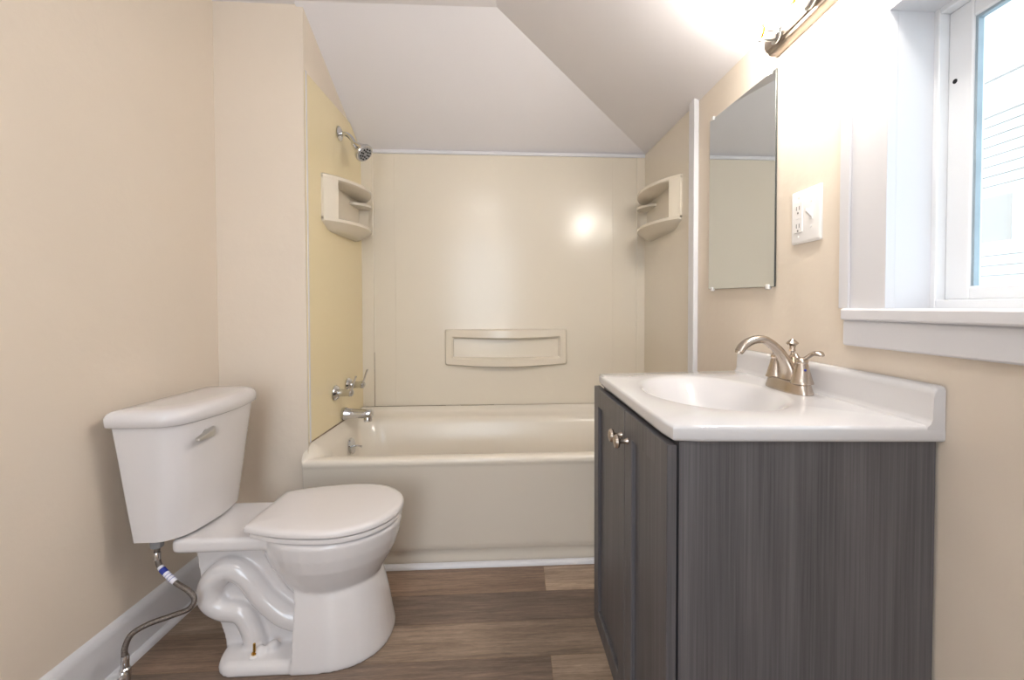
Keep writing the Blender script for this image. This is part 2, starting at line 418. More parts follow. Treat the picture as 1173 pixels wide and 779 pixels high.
# ------------------------------------------------------------------ bathtub
tub = thing('bathtub', 'cream alcove bathtub with a plain apron under the surround', 'bathtub', (-0.06, 2.1, 0))
X0, X1, Y0, Y1 = -0.832, 0.690, 1.800, 2.466
def tub_body():
    bm = NB(); N = 7
    def ring(x0, x1, y0, y1, r, zf, zb):
        """rounded ring, height zf along the front and zb along walls"""
        out = []
        for x, y in rrect(x0, x1, y0, y1, r, N):
            q = min(1, max(0, (x-X0-0.032)/0.03)); t = min(1, max(0, (y-y0)/(0.018+0.082*q))); t = t*t*(3-2*t)
            zl = zb+(0.016*max(0, 1-abs(x-X0-0.022)/0.02) if zb > 0.46 else 0); out.append((x, y, zf+(min(zl, 0.5105)-zf)*t))
        return out
    R = []
    R.append(ring(X0, X1, Y0+0.020, Y1, 0.004, 0.070, 0.070))      # foot of the apron
    R.append(ring(X0, X1, Y0+0.016, Y1, 0.004, 0.080, 0.080))
    R.append(ring(X0, X1, Y0+0.012, Y1, 0.004, 0.100, 0.100))
    R.append(ring(X0, X1, Y0+0.008, Y1, 0.004, 0.405, 0.405))
    R.append(ring(X0, X1, Y0+0.003, Y1, 0.005, 0.416, 0.416))
    R.append(ring(X0, X1, Y0, Y1, 0.006, 0.424, 0.424))
    R.append(ring(X0, X1, Y0, Y1, 0.006, 0.436, 0.504))
    R.append(ring(X0+0.003, X1-0.003, Y0+0.004, Y1-0.003, 0.008, 0.443, 0.5105))
    R.append(ring(X0+0.012, X1-0.012, Y0+0.014, Y1-0.006, 0.010, 0.446, 0.5095))
    R.append(ring(X0+0.022, X1-0.030, Y0+0.030, Y1-0.016, 0.02, 0.447, 0.490))
    R.append(ring(X0+0.030, X1-0.055, Y0+0.044, Y1-0.040, 0.04, 0.446, 0.476))
    R.append(ring(X0+0.036, X1-0.075, Y0+0.054, Y1-0.075, 0.06, 0.443, 0.472))
    R.append(ring(X0+0.046, X1-0.090, Y0+0.062, Y1-0.100, 0.08, 0.430, 0.462))
    R.append(ring(X0+0.056, X1-0.100, Y0+0.068, Y1-0.112, 0.10, 0.400, 0.438))
    R.append(ring(X0+0.075, X1-0.150, Y0+0.082, Y1-0.124, 0.12, 0.280, 0.300))
    R.append(ring(X0+0.100, X1-0.220, Y0+0.100, Y1-0.140, 0.12, 0.160, 0.160))
    R.append(ring(X0+0.130, X1-0.260, Y0+0.120, Y1-0.160, 0.12, 0.105, 0.105))
    R.append(ring(X0+0.180, X1-0.320, Y0+0.160, Y1-0.200, 0.10, 0.088, 0.088))
    loft(bm, R, cap0=True, cap1=True)
    # recessed kick strip under the apron
    box(bm, (X0+0.005, Y0+0.032, 0.0), (X1, Y0+0.12, 0.071))
    return bm
obj('tub_body', tub_body(), M_tub, tub, smooth=True, angle=50)
ov = NB(); OD = Vector((1, 0, 0.16)).normalized(); OC = Vector((-0.7675, 2.150, 0.396))
lathe(ov, [(0.0, 0), (0.037, 0), (0.038, 0.004), (0.034, 0.009), (0.018, 0.012), (0, 0.0125)], OC, OD)
ovo = obj('overflow_plate', ov, M_chrome, tub, smooth=True)
bm = NB(); tube(bm, [OC+OD*0.010, OC+OD*0.030+Vector((0, 0, -0.004)), OC+OD*0.050+Vector((0, 0.0, -0.012))], [0.0035, 0.004, 0.0055], 10); obj('trip_lever', bm, M_chrome, ovo, smooth=True)
bm = NB(); lathe(bm, [(0, 0), (0.036, 0), (0.036, 0.003), (0.024, 0.005), (0.022, 0.001), (0, 0.001)], (-0.58, 2.15, 0.0885), (0, 0, 1)); obj('drain', bm, M_chrome, tub, smooth=True)

# ------------------------------------------------------------------ surround
sur = thing('shower_surround', 'cream plastic wall surround with molded shelves above the bathtub', 'shower surround', (-0.06, 2.47, 0.511))
ZS = 0.511
PT = 0.005           # panel thickness
bm = NB()            # back panel: three overlapping sheets
box(bm, (-0.762, YB-PT, ZS), (0.668, YB, ZB_L-0.012)); obj('back_panel', bm, M_sur, sur, bevel=0.002)
for x0, x1 in ((XAB+0.004, -0.7535), (0.6605, XR-0.004)):
    bm = NB(); box(bm, (x0, YB-PT-0.005, ZS), (x1, YB-0.0002, ZB_L-0.014)); obj('corner_strip', bm, M_sur, sur, bevel=0.002)
for xx in (-0.641, 0.531):   # shallow ribs molded into the back panel
    bm = NB(); box(bm, (xx-0.0018, YB-PT-0.0016, ZS+0.004), (xx+0.0018, YB-PT+0.0005, ZB_L-0.018))
    obj('rib', bm, M_sur, sur, bevel=0.001)
def zslope(y): return ZB_L+(YB-y)*(2.205-ZB_L)/(YB-1.806)
ZLT = 1.952
yc = YB-(ZLT-ZB_L)*(YB-1.806)/(2.205-ZB_L)
bm = NB(); xa = XA+0.001
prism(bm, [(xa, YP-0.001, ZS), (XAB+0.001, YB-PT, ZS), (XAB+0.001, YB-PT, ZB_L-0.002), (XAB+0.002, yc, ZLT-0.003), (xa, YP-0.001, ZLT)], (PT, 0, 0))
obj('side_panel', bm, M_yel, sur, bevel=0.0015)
bm = NB(); prism(bm, [(XA+0.0065, YP-0.003, ZS), (XA+0.0065, YP+0.008, ZS), (XA+0.0065, YP+0.008, ZLT+0.002), (XA+0.0065, YP-0.003, ZLT+0.002)], (0.0025, 0, 0)); tag(obj('edge_trim', bm, M_seat, sur), 'white edge strip')
bm = NB()
prism(bm, [(XR-0.001, 1.795, ZS), (XR-0.001, YB-PT, ZS), (XR-0.001, YB-PT, zr(XR, YB)-0.006), (XR-0.001, 1.795, zr(XR, 1.795)-0.008)], (-PT, 0, 0))
obj('side_panel', bm, M_sur, sur, bevel=0.0015)
bm = NB()            # stained joint along the tub: dark dirt in the gap
box(bm, (-0.80, YB-PT-0.0012, ZS-0.003), (-0.38, YB-PT+0.001, ZS-0.0002)); box(bm, (-0.30, YB-PT-0.0012, ZS-0.002), (-0.12, YB-PT+0.001, ZS-0.0003))
box(bm, (xa+PT-0.001, YP+0.01, ZS-0.004), (xa+PT+0.001, 2.36, ZS+0.0002))
box(bm, (-0.7538, YB-PT-0.0056, ZS), (-0.7526, YB-PT+0.001, 0.80))
tag(obj('joint', bm, M_caulk, sur), 'dark stained joint')

def bowed(u0, u1, depth, n=20, pw=0.62):
    """plan curve of a bowed shelf front: u along the wall, d off the wall"""
    out = []
    for k in range(n+1):
        t = k/n; out.append((u0+(u1-u0)*t, depth*max(0.0, math.sin(PI*t))**pw))
    return out
def shelf_unit(mapf, u0, u1, z0, z1, depth, parent, nm, lip=0.022, fl=0.050, minil=True):
    """molded bowed shelf: bottom tray, top hood, two end flanges, recess back; mapf(u, d, z) -> xyz"""
    bm = NB()
    def slab(za, zb, dep, ua, ub, chamfer=0.006, under=False):
        P = bowed(ua, ub, dep)
        um_ = (ua+ub)/2; ins = [(um_+(u-um_)*0.985, d*0.93-0.003) for u, d in P]
        base = 0.0
        def rg(Q, z, lo=0.012): return [mapf(u, max(d, lo), z) for u, d in Q]+[mapf(Q[-1][0], base, z), mapf(Q[0][0], base, z)]
        low = [rg([(um_+(u-um_)*0.62, d*0.30) for u, d in P], za-0.030, 0.004), rg([(um_+(u-um_)*0.76, d*0.52) for u, d in P], za-0.024, 0.005), rg([(um_+(u-um_)*0.85, d*0.72) for u, d in P], za-0.012, 0.006)] if under else []
        loft(bm, low+[rg(ins, za-0.0, 0.009), rg(P, za+chamfer), rg(P, zb-chamfer*0.6), rg(ins, zb, 0.009)])
    slab(z0, z0+lip, depth, u0, u1, under=True)
    slab(z1-lip, z1, depth, u0, u1)
    for a, b in ((u0, u0+fl), (u1-fl, u1)):
        P = [q for q in bowed(u0, u1, depth, 60) if a-1e-6 <= q[0] <= b+1e-6]
        def rg(z): return [mapf(u, max(d*0.97, 0.012), z) for u, d in P]+[mapf(P[-1][0], 0, z), mapf(P[0][0], 0, z)]
        loft(bm, [rg(z0+lip*0.5), rg(z1-lip*0.5)])
    box(bm, (u0+0.01, 0.0, z0+0.01), (u1-0.01, 0.006, z1-0.01), mapf)
    if minil:
        um = u0+(u1-u0)*0.62
        Q = bowed(um, u1-0.01, depth*0.72)
        def rg(z): return [mapf(u, max(d, 0.01), z) for u, d in Q]+[mapf(Q[-1][0], 0, z), mapf(Q[0][0], 0, z)]
        loft(bm, [rg(z1-0.062), rg(z1-0.050)])
    return obj(nm, bm, M_sur, parent, smooth=True, angle=38)
SHL = shelf_unit(lambda u, d, z: Vector((XA+PT-0.002+d, u, z)), 1.958, 2.455, 1.402, 1.603, 0.115, sur, 'corner_shelf')
SHR = shelf_unit(lambda u, d, z: Vector((XR-PT+0.001-d, u, z)), 1.905, 2.455, 1.412, 1.608, 0.105, sur, 'corner_shelf')
# soap ledge on the back panel
def ledge():
    bm = NB(); mp = lambda u, d, z: Vector((u, YB-PT+0.001-d, z))
    u0, u1, z0, z1 = -0.381, 0.276, 0.730, 0.922
    fw_ = 0.036
    out = rrect(u0, u1, z0, z1, 0.010, 4); inn = rrect(u0+fw_, u1-fw_, z0+0.034, z1-0.036, 0.008, 4)
    out2 = rrect(u0+0.007, u1-0.007, z0+0.007, z1-0.007, 0.008, 4); in2 = rrect(u0+fw_+0.010, u1-fw_-0.010, z0+0.044, z1-0.046, 0.006, 4)
    def bow(u): return 0.030*max(0, math.sin(PI*(u-u0)/(u1-u0)))**1.2
    def rg(P, d, k=0): return [mp(u, d+k*bow(u), z) for u, z in P]
    # the frame as a subdivided loft so that the top and bottom rails bow outwards
    def dense(P, m=10):
        o = []
        for i, p in enumerate(P):
            q = P[(i+1) % len(P)]
            L = math.hypot(q[0]-p[0], q[1]-p[1]); kk = m if L > 0.3 else 1
            for t in range(kk): o.append((p[0]+(q[0]-p[0])*t/kk, p[1]+(q[1]-p[1])*t/kk))
        return o
    out, out2, inn, in2 = map(dense, (out, out2, inn, in2))
    def bulge(P):       # bottom rail sags slightly, like the molded original
        return [(u, z-(0.014*max(0, math.sin(PI*(u-u0)/(u1-u0))) if z < 0.83 else 0)) for u, z in P]
    def bulge_in(P):
        return [(u, z-(0.010*max(0, math.sin(PI*(u-u0)/(u1-u0))) if z > 0.83 else 0.006*max(0, math.sin(PI*(u-u0)/(u1-u0))))) for u, z in P]
    loft(bm, [rg(bulge(out), 0), rg(bulge(out), 0.008, 0.6), rg(bulge(out2), 0.018, 1), rg(bulge_in(inn), 0.020, 1), rg(bulge_in(in2), 0.010, 0.6), rg(bulge_in(in2), 0.003, 0)])
    return bm
obj('soap_ledge', ledge(), M_sur, sur, smooth=True, angle=40)

# ------------------------------------------------------------------ shower head, tub valves, spout
XW = XA+PT+0.001
sh = thing('shower_fixture', 'chrome shower head on a bent arm high on the left surround panel', 'shower', (XW, 2.16, 1.839))
bm = NB(); lathe(bm, [(0, 0), (0.032, 0), (0.033, 0.003), (0.026, 0.008), (0.013, 0.012), (0.012, 0.016), (0, 0.016)], (XW, 2.16, 1.839), (1, 0, 0)); obj('flange', bm, M_chrome, sh, smooth=True)
bm = NB(); tube(bm, [(XW+0.004, 2.16, 1.839), (XW+0.035, 2.156, 1.834), (XW+0.058, 2.150, 1.815), (-0.733, 2.143, 1.786)], 0.0105, 14); obj('shower_arm', bm, M_chrome, sh, smooth=True)
HD = (Vector((-0.684, 2.128, 1.738))-Vector((-0.738, 2.145, 1.790))).normalized(); HO = Vector((-0.738, 2.145, 1.790))
bm = NB(); lathe(bm, [(0, -0.004), (0.013, -0.004), (0.0155, 0.004), (0.0155, 0.012), (0.018, 0.016), (0.022, 0.026), (0.036, 0.056), (0.043, 0.064), (0.0435, 0.073), (0.041, 0.077), (0, 0.077)], HO, HD, 32); hd = obj('shower_head', bm, M_chrome, sh, smooth=True)
bm = NB(); u_, v_ = frame(HD)
lathe(bm, [(0, 0.0765), (0.034, 0.0765), (0.034, 0.0795), (0, 0.0795)], HO, HD, 28)
fc = obj('spray_face', bm, M_grey, hd, smooth=True); tag(fc, 'grey nozzle face')
bm = NB()
for r, c in ((0.026, 10), (0.014, 6)):
    for k in range(c):
        a = 2*PI*k/c; p = HO+u_*(r*math.cos(a))+v_*(r*math.sin(a)); lathe(bm, [(0, 0.079), (0.0042, 0.079), (0.003, 0.083), (0, 0.083)], p, HD, 8)
obj('nozzles', bm, M_dark, fc)

def valve(y, z, label):
    t = thing('tub_valve_handle', label, 'faucet handle', (XW, y, z), 'lever handles of the tub valves')
    bm = NB(); lathe(bm, [(0, 0), (0.033, 0), (0.034, 0.004), (0.028, 0.013), (0.021, 0.019), (0, 0.019)], (XW, y, z), (1, 0, 0)); obj('escutcheon', bm, M_chrome, t, smooth=True)
    bm = NB(); lathe(bm, [(0, 0.016), (0.0185, 0.016), (0.017, 0.030), (0.0155, 0.058), (0.018, 0.064), (0.0165, 0.074), (0.010, 0.080), (0, 0.081)], (XW, y, z), (1, 0, 0)); obj('hub', bm, M_chrome, t, smooth=True)
    bm = NB(); tube(bm, [(XW+0.064, y, z+0.004), (XW+0.078, y-0.002, z+0.026), (XW+0.086, y-0.006, z+0.050), (XW+0.096, y-0.010, z+0.074)], [0.009, 0.0066, 0.006, 0.0068], 12, flat=(1, 0.62)); obj('lever', bm, M_chrome, t, smooth=True)
valve(2.076, 0.659, 'chrome lever tub handle nearest the room, above the spout')
valve(2.233, 0.668, 'chrome lever tub handle nearest the back panel of the surround')
sp = thing('tub_spout', 'short chrome tub spout below the lever handles', 'spout', (XW, 2.162, 0.545))
bm = NB()
rings = []
for t, ry, rz, dz in ((0, 0.028, 0.028, 0), (0.004, 0.030, 0.030, 0), (0.018, 0.029, 0.029, 0), (0.028, 0.025, 0.024, 0.0), (0.07, 0.024, 0.022, -0.001), (0.10, 0.024, 0.022, -0.002), (0.128, 0.0235, 0.023, -0.002), (0.136, 0.020, 0.020, -0.003), (0.139, 0.012, 0.012, -0.004)):
    rings.append([(XW+t, 2.162+ry*math.cos(2*PI*k/24), 0.545+dz+rz*math.sin(2*PI*k/24)) for k in range(24)])
loft(bm, rings)
obj('spout_body', bm, M_chrome, sp, smooth=True, angle=60)
bm = NB(); lathe(bm, [(0, 0), (0.0185, 0), (0.019, 0.018), (0.015, 0.026), (0, 0.026)], (XW+0.116, 2.162, 0.508), (0, 0, 1)); obj('outlet', bm, M_chrome, sp, smooth=True)

# ------------------------------------------------------------------ toilet
YT = 1.465
toi = thing('toilet', 'white two piece toilet with closed lid against the left wall', 'toilet', (-0.7, YT, 0))
def egg(xr, xf, hw, n=56, flat=0.55, pw=2.3):
    """plan outline: round front at xf, flatter rear at xr"""
    xm = xf-hw*1.12 if (xf-xr) > hw*1.9 else (xr+xf)/2
    out = []
    for k in range(n):
        t = 2*PI*k/n; c, s = math.cos(t), math.sin(t)
        if c >= 0: x = xm+(xf-xm)*c; y = hw*s
        else:
            x = xm+(xm-xr)*math.copysign(abs(c)**(2/pw), c); y = hw*math.copysign(abs(s)**(2/2.0), s)*(1-(1-flat)*abs(c)**2.2*0.6)
        out.append((x, YT+y))
    return out
def toilet_bowl():
    bm = NB()
    def L(secs): loft(bm, [[(x, y, z) for x, y in P] for P, z in secs])
    # bowl
    L([(egg(-0.655, -0.480, 0.085), 0.130), (egg(-0.690, -0.455, 0.108), 0.165), (egg(-0.726, -0.437, 0.126), 0.205), (egg(-0.752, -0.414, 0.146), 0.245),
       (egg(-0.775, -0.392, 0.163), 0.285), (egg(-0.790, -0.378, 0.173), 0.325), (egg(-0.800, -0.371, 0.177), 0.362), (egg(-0.800, -0.374, 0.174), 0.372), (egg(-0.798, -0.384, 0.166), 0.376)])
    # front pedestal
    def ped(xb, xf, hw, z):
        P = [(xb, YT-hw*0.93), ]
        n = 26
        pts = []
        for k in range(n+1):
            a = -PI/2+PI*k/n
            pts.append((xb+0.05+(xf-xb-0.05)*abs(math.cos(a))**(2/2.35), YT+hw*math.copysign(abs(math.sin(a))**(2/2.35), math.sin(a))))
        pts = [(xb, YT-hw)]+pts+[(xb, YT+hw)]
        return (pts, z)
    L([ped(-0.640, -0.398, 0.164, 0.0), ped(-0.640, -0.397, 0.165, 0.012), ped(-0.640, -0.404, 0.160, 0.05), ped(-0.640, -0.416, 0.150, 0.12), ped(-0.642, -0.432, 0.136, 0.19), ped(-0.65, -0.455, 0.118, 0.25)])
    # rear foot
    def foot(hw, xr, z): return ([(x, y) for x, y in rrect(xr, -0.60, YT-hw, YT+hw, [0.06, 0.01, 0.01, 0.06], 6)], z)
    L([foot(0.161, -0.862, 0.0), foot(0.161, -0.863, 0.014), foot(0.156, -0.860, 0.027), foot(0.145, -0.858, 0.034), foot(0.105, -0.860, 0.040)])
    # web behind the pedestal
    prof = [(-0.955, 0.352), (-0.945, 0.30), (-0.936, 0.23), (-0.918, 0.17), (-0.888, 0.115), (-0.870, 0.06), (-0.866, 0.0), (-0.62, 0.0), (-0.62, 0.352)]
    prism(bm, [(x, YT-0.076, z) for x, z in prof], (0, 0.152, 0))
    # trapway, both sides
    path = [(-0.640, 0.105), (-0.690, 0.125), (-0.752, 0.180), (-0.800, 0.246), (-0.850, 0.268), (-0.898, 0.228), (-0.902, 0.178), (-0.868, 0.148), (-0.815, 0.135), (-0.788, 0.088), (-0.774, 0.030)]
    rad = [0.036, 0.037, 0.036, 0.036, 0.037, 0.037, 0.036, 0.034, 0.033, 0.033, 0.034]
    for s in (-1, 1): tube(bm, [(x, YT+s*0.078, z) for x, z in path], rad, 16, 6)
    # small cast lugs beside the bolt
    for s in (-1, 1):
        bmesh.ops.create_uvsphere(bm, u_segments=14, v_segments=8, radius=0.017, matrix=Matrix.Translation((-0.715, YT+s*0.104, 0.046)))
        bmesh.ops.create_uvsphere(bm, u_segments=14, v_segments=8, radius=0.017, matrix=Matrix.Translation((-0.747, YT+s*0.116, 0.040)))
    # tank deck
    D = lambda z, g: ([(x, y) for x, y in rrect(-0.985+g, -0.62, YT-0.128+g, YT+0.128-g, [0.018, 0.05, 0.05, 0.018], 6)], z)
    L([D(0.338, 0.008), D(0.346, 0.0), D(0.372, 0.0), D(0.379, 0.006)])
    return bm
bo = obj('bowl', toilet_bowl(), M_porc, toi)
rm = bo.modifiers.new('remesh', 'REMESH'); rm.mode = 'VOXEL'; rm.voxel_size = 0.0042; rm.use_smooth_shade = True
sm = bo.modifiers.new('smooth', 'SMOOTH'); sm.factor = 0.5; sm.iterations = 7
def tank_plan(x0, x1, y0, y1, bow, rb=0.012, n=22):
    """tank outline: flat back (x0), bowed front (x1) with broad rounded corners"""
    rf = 0.055; ym = (y0+y1)/2; hw = (y1-y0)/2
    P = rrect(x0, x1, y0, y1, [rb, rf, rf, rb], 7)
    o = []
    for i, p in enumerate(P):                      # subdivide the long front side
        q = P[(i+1) % len(P)]; kk = 10 if abs(q[1]-p[1]) > 0.1 else 1
        for t in range(kk): o.append((p[0]+(q[0]-p[0])*t/kk, p[1]+(q[1]-p[1])*t/kk))
    return [(x-bow*((y-ym)/hw)**2*max(0, (x-x0)/(x1-x0)), y) for x, y in o]
bm = NB()
R_ = []
for t, z in ((0, 0.3835), (0.01, 0.388), (0.06, 0.405), (0.35, 0.50), (0.7, 0.62), (1.0, 0.7165)):
    e = 0.010 if t == 0 else 0
    R_.append([(x, y, z) for x, y in tank_plan(-1.066-0.032*t+e, -0.930+0.030*t-e, YT-0.153-0.024*t+e, YT+0.172+0.040*t-e, 0.030)])
loft(bm, R_); obj('tank', bm, M_porc, toi, smooth=True, angle=50)
bm = NB()
R_ = []
for e, z in ((0.006, 0.7155), (0.0, 0.720), (-0.001, 0.742), (0.003, 0.753), (0.010, 0.759), (0.022, 0.7625), (0.06, 0.764)):
    R_.append([(x, y, z) for x, y in tank_plan(-1.108+e, -0.891-e, YT-0.189+e, YT+0.226-e, 0.032, 0.014)])
loft(bm, R_); obj('tank_lid', bm, M_porc, toi, smooth=True, angle=60)
lv = NB(); lathe(lv, [(0, 0), (0.013, 0), (0.013, 0.006), (0.009, 0.010), (0, 0.010)], (-0.912, 1.385, 0.672), (1, 0, 0), 18)
lo = obj('flush_lever', lv, M_satin, toi, smooth=True); tag(lo, 'satin nickel flush lever')
bm = NB()
loft(bm, [[(-0.903, 1.402, 0.690), (-0.894, 1.402, 0.690), (-0.894, 1.402, 0.664), (-0.903, 1.402, 0.664)],
          [(-0.902, 1.385, 0.689), (-0.886, 1.385, 0.687), (-0.886, 1.385, 0.663), (-0.902, 1.385, 0.662)],
          [(-0.900, 1.352, 0.682), (-0.884, 1.350, 0.679), (-0.884, 1.350, 0.664), (-0.900, 1.352, 0.662)],
          [(-0.897, 1.318, 0.676), (-0.884, 1.316, 0.674), (-0.884, 1.316, 0.666), (-0.897, 1.318, 0.665)]])
obj('lever_arm', bm, M_satin, lo, bevel=0.003)
def seatplan(xr, xf, hw, rw):
    # round front, sides drawing in to a straight hinge edge with tight corners
    xm = xf-hw; side = []
    for k in range(1, 13):
        u = k/13; side.append((xm-(xm-xr)*u, hw-(hw-rw)*u**2.1))
    side += [(xr+0.006, rw+0.004), (xr+0.0015, rw-0.002), (xr, rw-0.010), (xr-0.001, rw*0.5)]
    out = [(xm+hw*math.cos(a), hw*math.sin(a)) for a in [-PI/2+PI*k/32 for k in range(33)]]
    out += side+[(xr-0.001, 0)]+[(x, -y) for x, y in side[::-1]]
    return [(x, YT+y) for x, y in out]
def slab(bm, P, zs):
    cx = sum(p[0] for p in P)/len(P)
    loft(bm, [[(cx+(x-cx)*k, YT+(y-YT)*k, z) for x, y in P] for k, z in zs])
bm = NB(); slab(bm, seatplan(-0.772, -0.369, 0.176, 0.122), [(0.97, 0.3772), (0.995, 0.379), (1.0, 0.386), (0.995, 0.391), (0.97, 0.3925)]); obj('seat', bm, M_seat, toi, smooth=True, angle=60)
bm = NB(); slab(bm, seatplan(-0.786, -0.365, 0.179, 0.124), [(0.97, 0.3955), (0.997, 0.397), (1.0, 0.402), (0.995, 0.409), (0.975, 0.4135), (0.90, 0.4165), (0.6, 0.4185), (0.25, 0.419)]); obj('seat_lid', bm, M_seat, toi, smooth=True, angle=60)
for s in (-1, 1):
    bm = NB(); box(bm, (-0.800, YT+s*0.075-0.020, 0.376), (-0.770, YT+s*0.075+0.020, 0.398)); obj('hinge', bm, M_seat, toi, bevel=0.005)
for s in (-1, 1):
    bm = NB(); lathe(bm, [(0, 0), (0.0135, 0), (0.012, 0.004), (0.006, 0.005), (0, 0.005)], (-0.756, YT+s*0.128, 0.0365), (0, 0, 1), 18); wsh = obj('bolt_washer', bm, M_plate, toi, smooth=True)
    bm = NB(); lathe(bm, [(0, 0.002), (0.0075, 0.002), (0.0075, 0.010), (0.004, 0.010), (0.0035, 0.036), (0, 0.036)], (-0.756, YT+s*0.128, 0.0365), (0, 0, 1), 6); tag(obj('bolt', bm, M_brass, wsh), 'brass closet bolt')

# water supply: stop valve on the baseboard side, braided hose to the tank
hose = thing('supply_hose', 'braided steel water hose looping from valve to toilet tank', 'hose', (-1.03, 1.36, 0.38))
HP = [(-1.0349, 1.36, 0.350), (-1.033, 1.357, 0.325), (-1.022, 1.35, 0.303), (-0.9975, 1.34, 0.2850), (-0.9620, 1.33, 0.2614), (-0.9230, 1.322, 0.2420), (-0.906, 1.318, 0.2203), (-0.916, 1.31, 0.1985), (-0.9586, 1.30, 0.1865), (-1.0008, 1.28, 0.1803), (-1.0320, 1.265, 0.1649), (-1.0419, 1.255, 0.137), (-1.040, 1.252, 0.110)]
bm = NB(); tube(bm, HP, 0.0072, 14, 10); obj('hose_tube', bm, M_steel, hose, smooth=True)
bm = NB(); lathe(bm, [(0, 0), (0.0125, 0), (0.016, 0.003), (0.0165, 0.022), (0.013, 0.026), (0, 0.026)], (-1.0349, 1.36, 0.350), (0, 0, 1), 12); lathe(bm, [(0.011, 0.024), (0.011, 0.037)], (-1.0349, 1.36, 0.350), (0, 0, 1), 14); tag(obj('coupling_nut', bm, M_grey, hose, smooth=True, angle=25), 'grey plastic nut')
for o_, d_ in (((-1.033, 1.357, 0.337), (0.01, -0.02, -0.12)), ((-1.040, 1.252, 0.098), (0, 0, 1))):
    bm = NB(); lathe(bm, [(0, 0), (0.0088, 0), (0.0092, 0.004), (0.0092, 0.016), (0.0085, 0.020), (0, 0.020)], o_, d_, 14); obj('ferrule', bm, M_chrome, hose, smooth=True)
bm = NB()
a_ = spline([(*p, 0) for p in HP], 10); a_ = [Vector(p[:3]) for p in a_]
seg_ = a_[22:40]
tube(bm, seg_, 0.0083, 14, 1, smooth=False)
lb = obj('paper_label', bm, M_label, hose, smooth=True); tag(lb, 'white paper label with blue print')
bm = NB(); tube(bm, [p+Vector((0, 0, 0.0)) for p in a_[25:31]], 0.0086, 14, 1, smooth=False); obj('blue_print', bm, M_blue, lb, smooth=True)
bm = NB()
for i in (32, 34, 36):
    tube(bm, [a_[i], a_[i]+(a_[i+1]-a_[i])*0.4], 0.0085, 14, 1, smooth=False)
obj('print_line', bm, mat('pale_blue_print', srgb(120, 130, 195), 0.5, var=(60, 0.2)), lb, smooth=True)
val = thing('stop_valve', 'small chrome stop valve low by the left baseboard', 'valve', (-1.04, 1.252, 0.0))
bm = NB(); lathe(bm, [(0, 0.0), (0.006, 0.0), (0.006, 0.045), (0.011, 0.048), (0.0125, 0.056), (0.0125, 0.082), (0.009, 0.086), (0.009, 0.0985), (0, 0.0985)], (-1.040, 1.252, 0.0), (0, 0, 1), 16); vb = obj('valve_body', bm, M_chrome, val, smooth=True)
bm = NB(); lathe(bm, [(0, 0), (0.0055, 0), (0.0055, 0.014), (0, 0.014)], (-1.035, 1.244, 0.068), (0.45, -0.85, 0), 12); obj('stem', bm, M_brass, vb, smooth=True)
bm = NB(); q_ = Vector((0.45, -0.85, 0)).normalized(); c_ = Vector((-1.035, 1.244, 0.068))+q_*0.012; s_ = Vector((0, 0, 1)); t_ = q_.cross(s_)
P_ = []
loft(bm, [[c_+q_*d+s_*(0.020*k*math.cos(a*PI/12))+t_*(0.012*k*math.sin(a*PI/12)) for a in range(24)] for k, d in ((0.85, 0), (1, 0.002), (1, 0.007), (0.8, 0.009))])
obj('valve_handle', bm, M_chrome, vb, smooth=True)
bm = NB(); lathe(bm, [(0.008, 0), (0.022, 0), (0.020, 0.004), (0.008, 0.006)], (-1.040, 1.252, 0.0), (0, 0, 1), 20); obj('floor_flange', bm, M_chrome, val, smooth=True)

# ------------------------------------------------------------------ vanity
# an old cabinet that is a little out of square: V maps (front-to-back, near-to-far, height) to the room
NL, NR = Vector((0.258, 0.741)), Vector((0.711, 0.709))
FL, FR = Vector((0.241, 1.340)), Vector((0.711, 1.384))
VD, VW = 0.462, 0.630
def V(x, y, z):
    a, b = x/VD, y/VW
    p = (NL*(1-a)+NR*a)*(1-b)+(FL*(1-a)+FR*a)*b
    return Vector((p.x, p.y, z))
van = thing('vanity_cabinet', 'grey wood grain bathroom vanity cabinet with two doors', 'cabinet', V(VD/2, VW/2, 0))
ZT, ZU = 0.843, 0.815
CZ0, CZ1, PTH = 0.0, ZU-0.001, 0.016
y0c, y1c = 0.010, VW-0.014
xd = 0.018                                       # carcass front, behind the doors
bm = NB()
toe = 0.095
pr = [(xd, toe), (VD-0.006, toe), (VD-0.006, CZ1), (xd, CZ1)]
def sidep(ya, yb):
    P = [(xd, toe), (xd+0.055, toe), (xd+0.055, 0), (VD-0.006, 0), (VD-0.006, CZ1), (xd, CZ1)]
    a = [V(x, ya, z) for x, z in P]; b = [V(x, yb, z) for x, z in P]
    loft(bm, [a, b])
sidep(y0c, y0c+PTH); sidep(y1c-PTH, y1c)
box(bm, (xd, y0c+PTH, toe), (VD-0.006, y1c-PTH, toe+0.016), V)
box(bm, (VD-0.014, y0c+PTH, toe+0.016), (VD-0.006, y1c-PTH, CZ1), V)
box(bm, (xd, y0c+PTH, CZ1-0.05), (xd+0.016, y1c-PTH, CZ1), V)
obj('carcass', bm, M_wood, van, smooth=False)
bm = NB(); box(bm, (xd+0.055, y0c+PTH, 0), (xd+0.067, y1c-PTH, toe), V); obj('toe_kick', bm, M_wood, van)
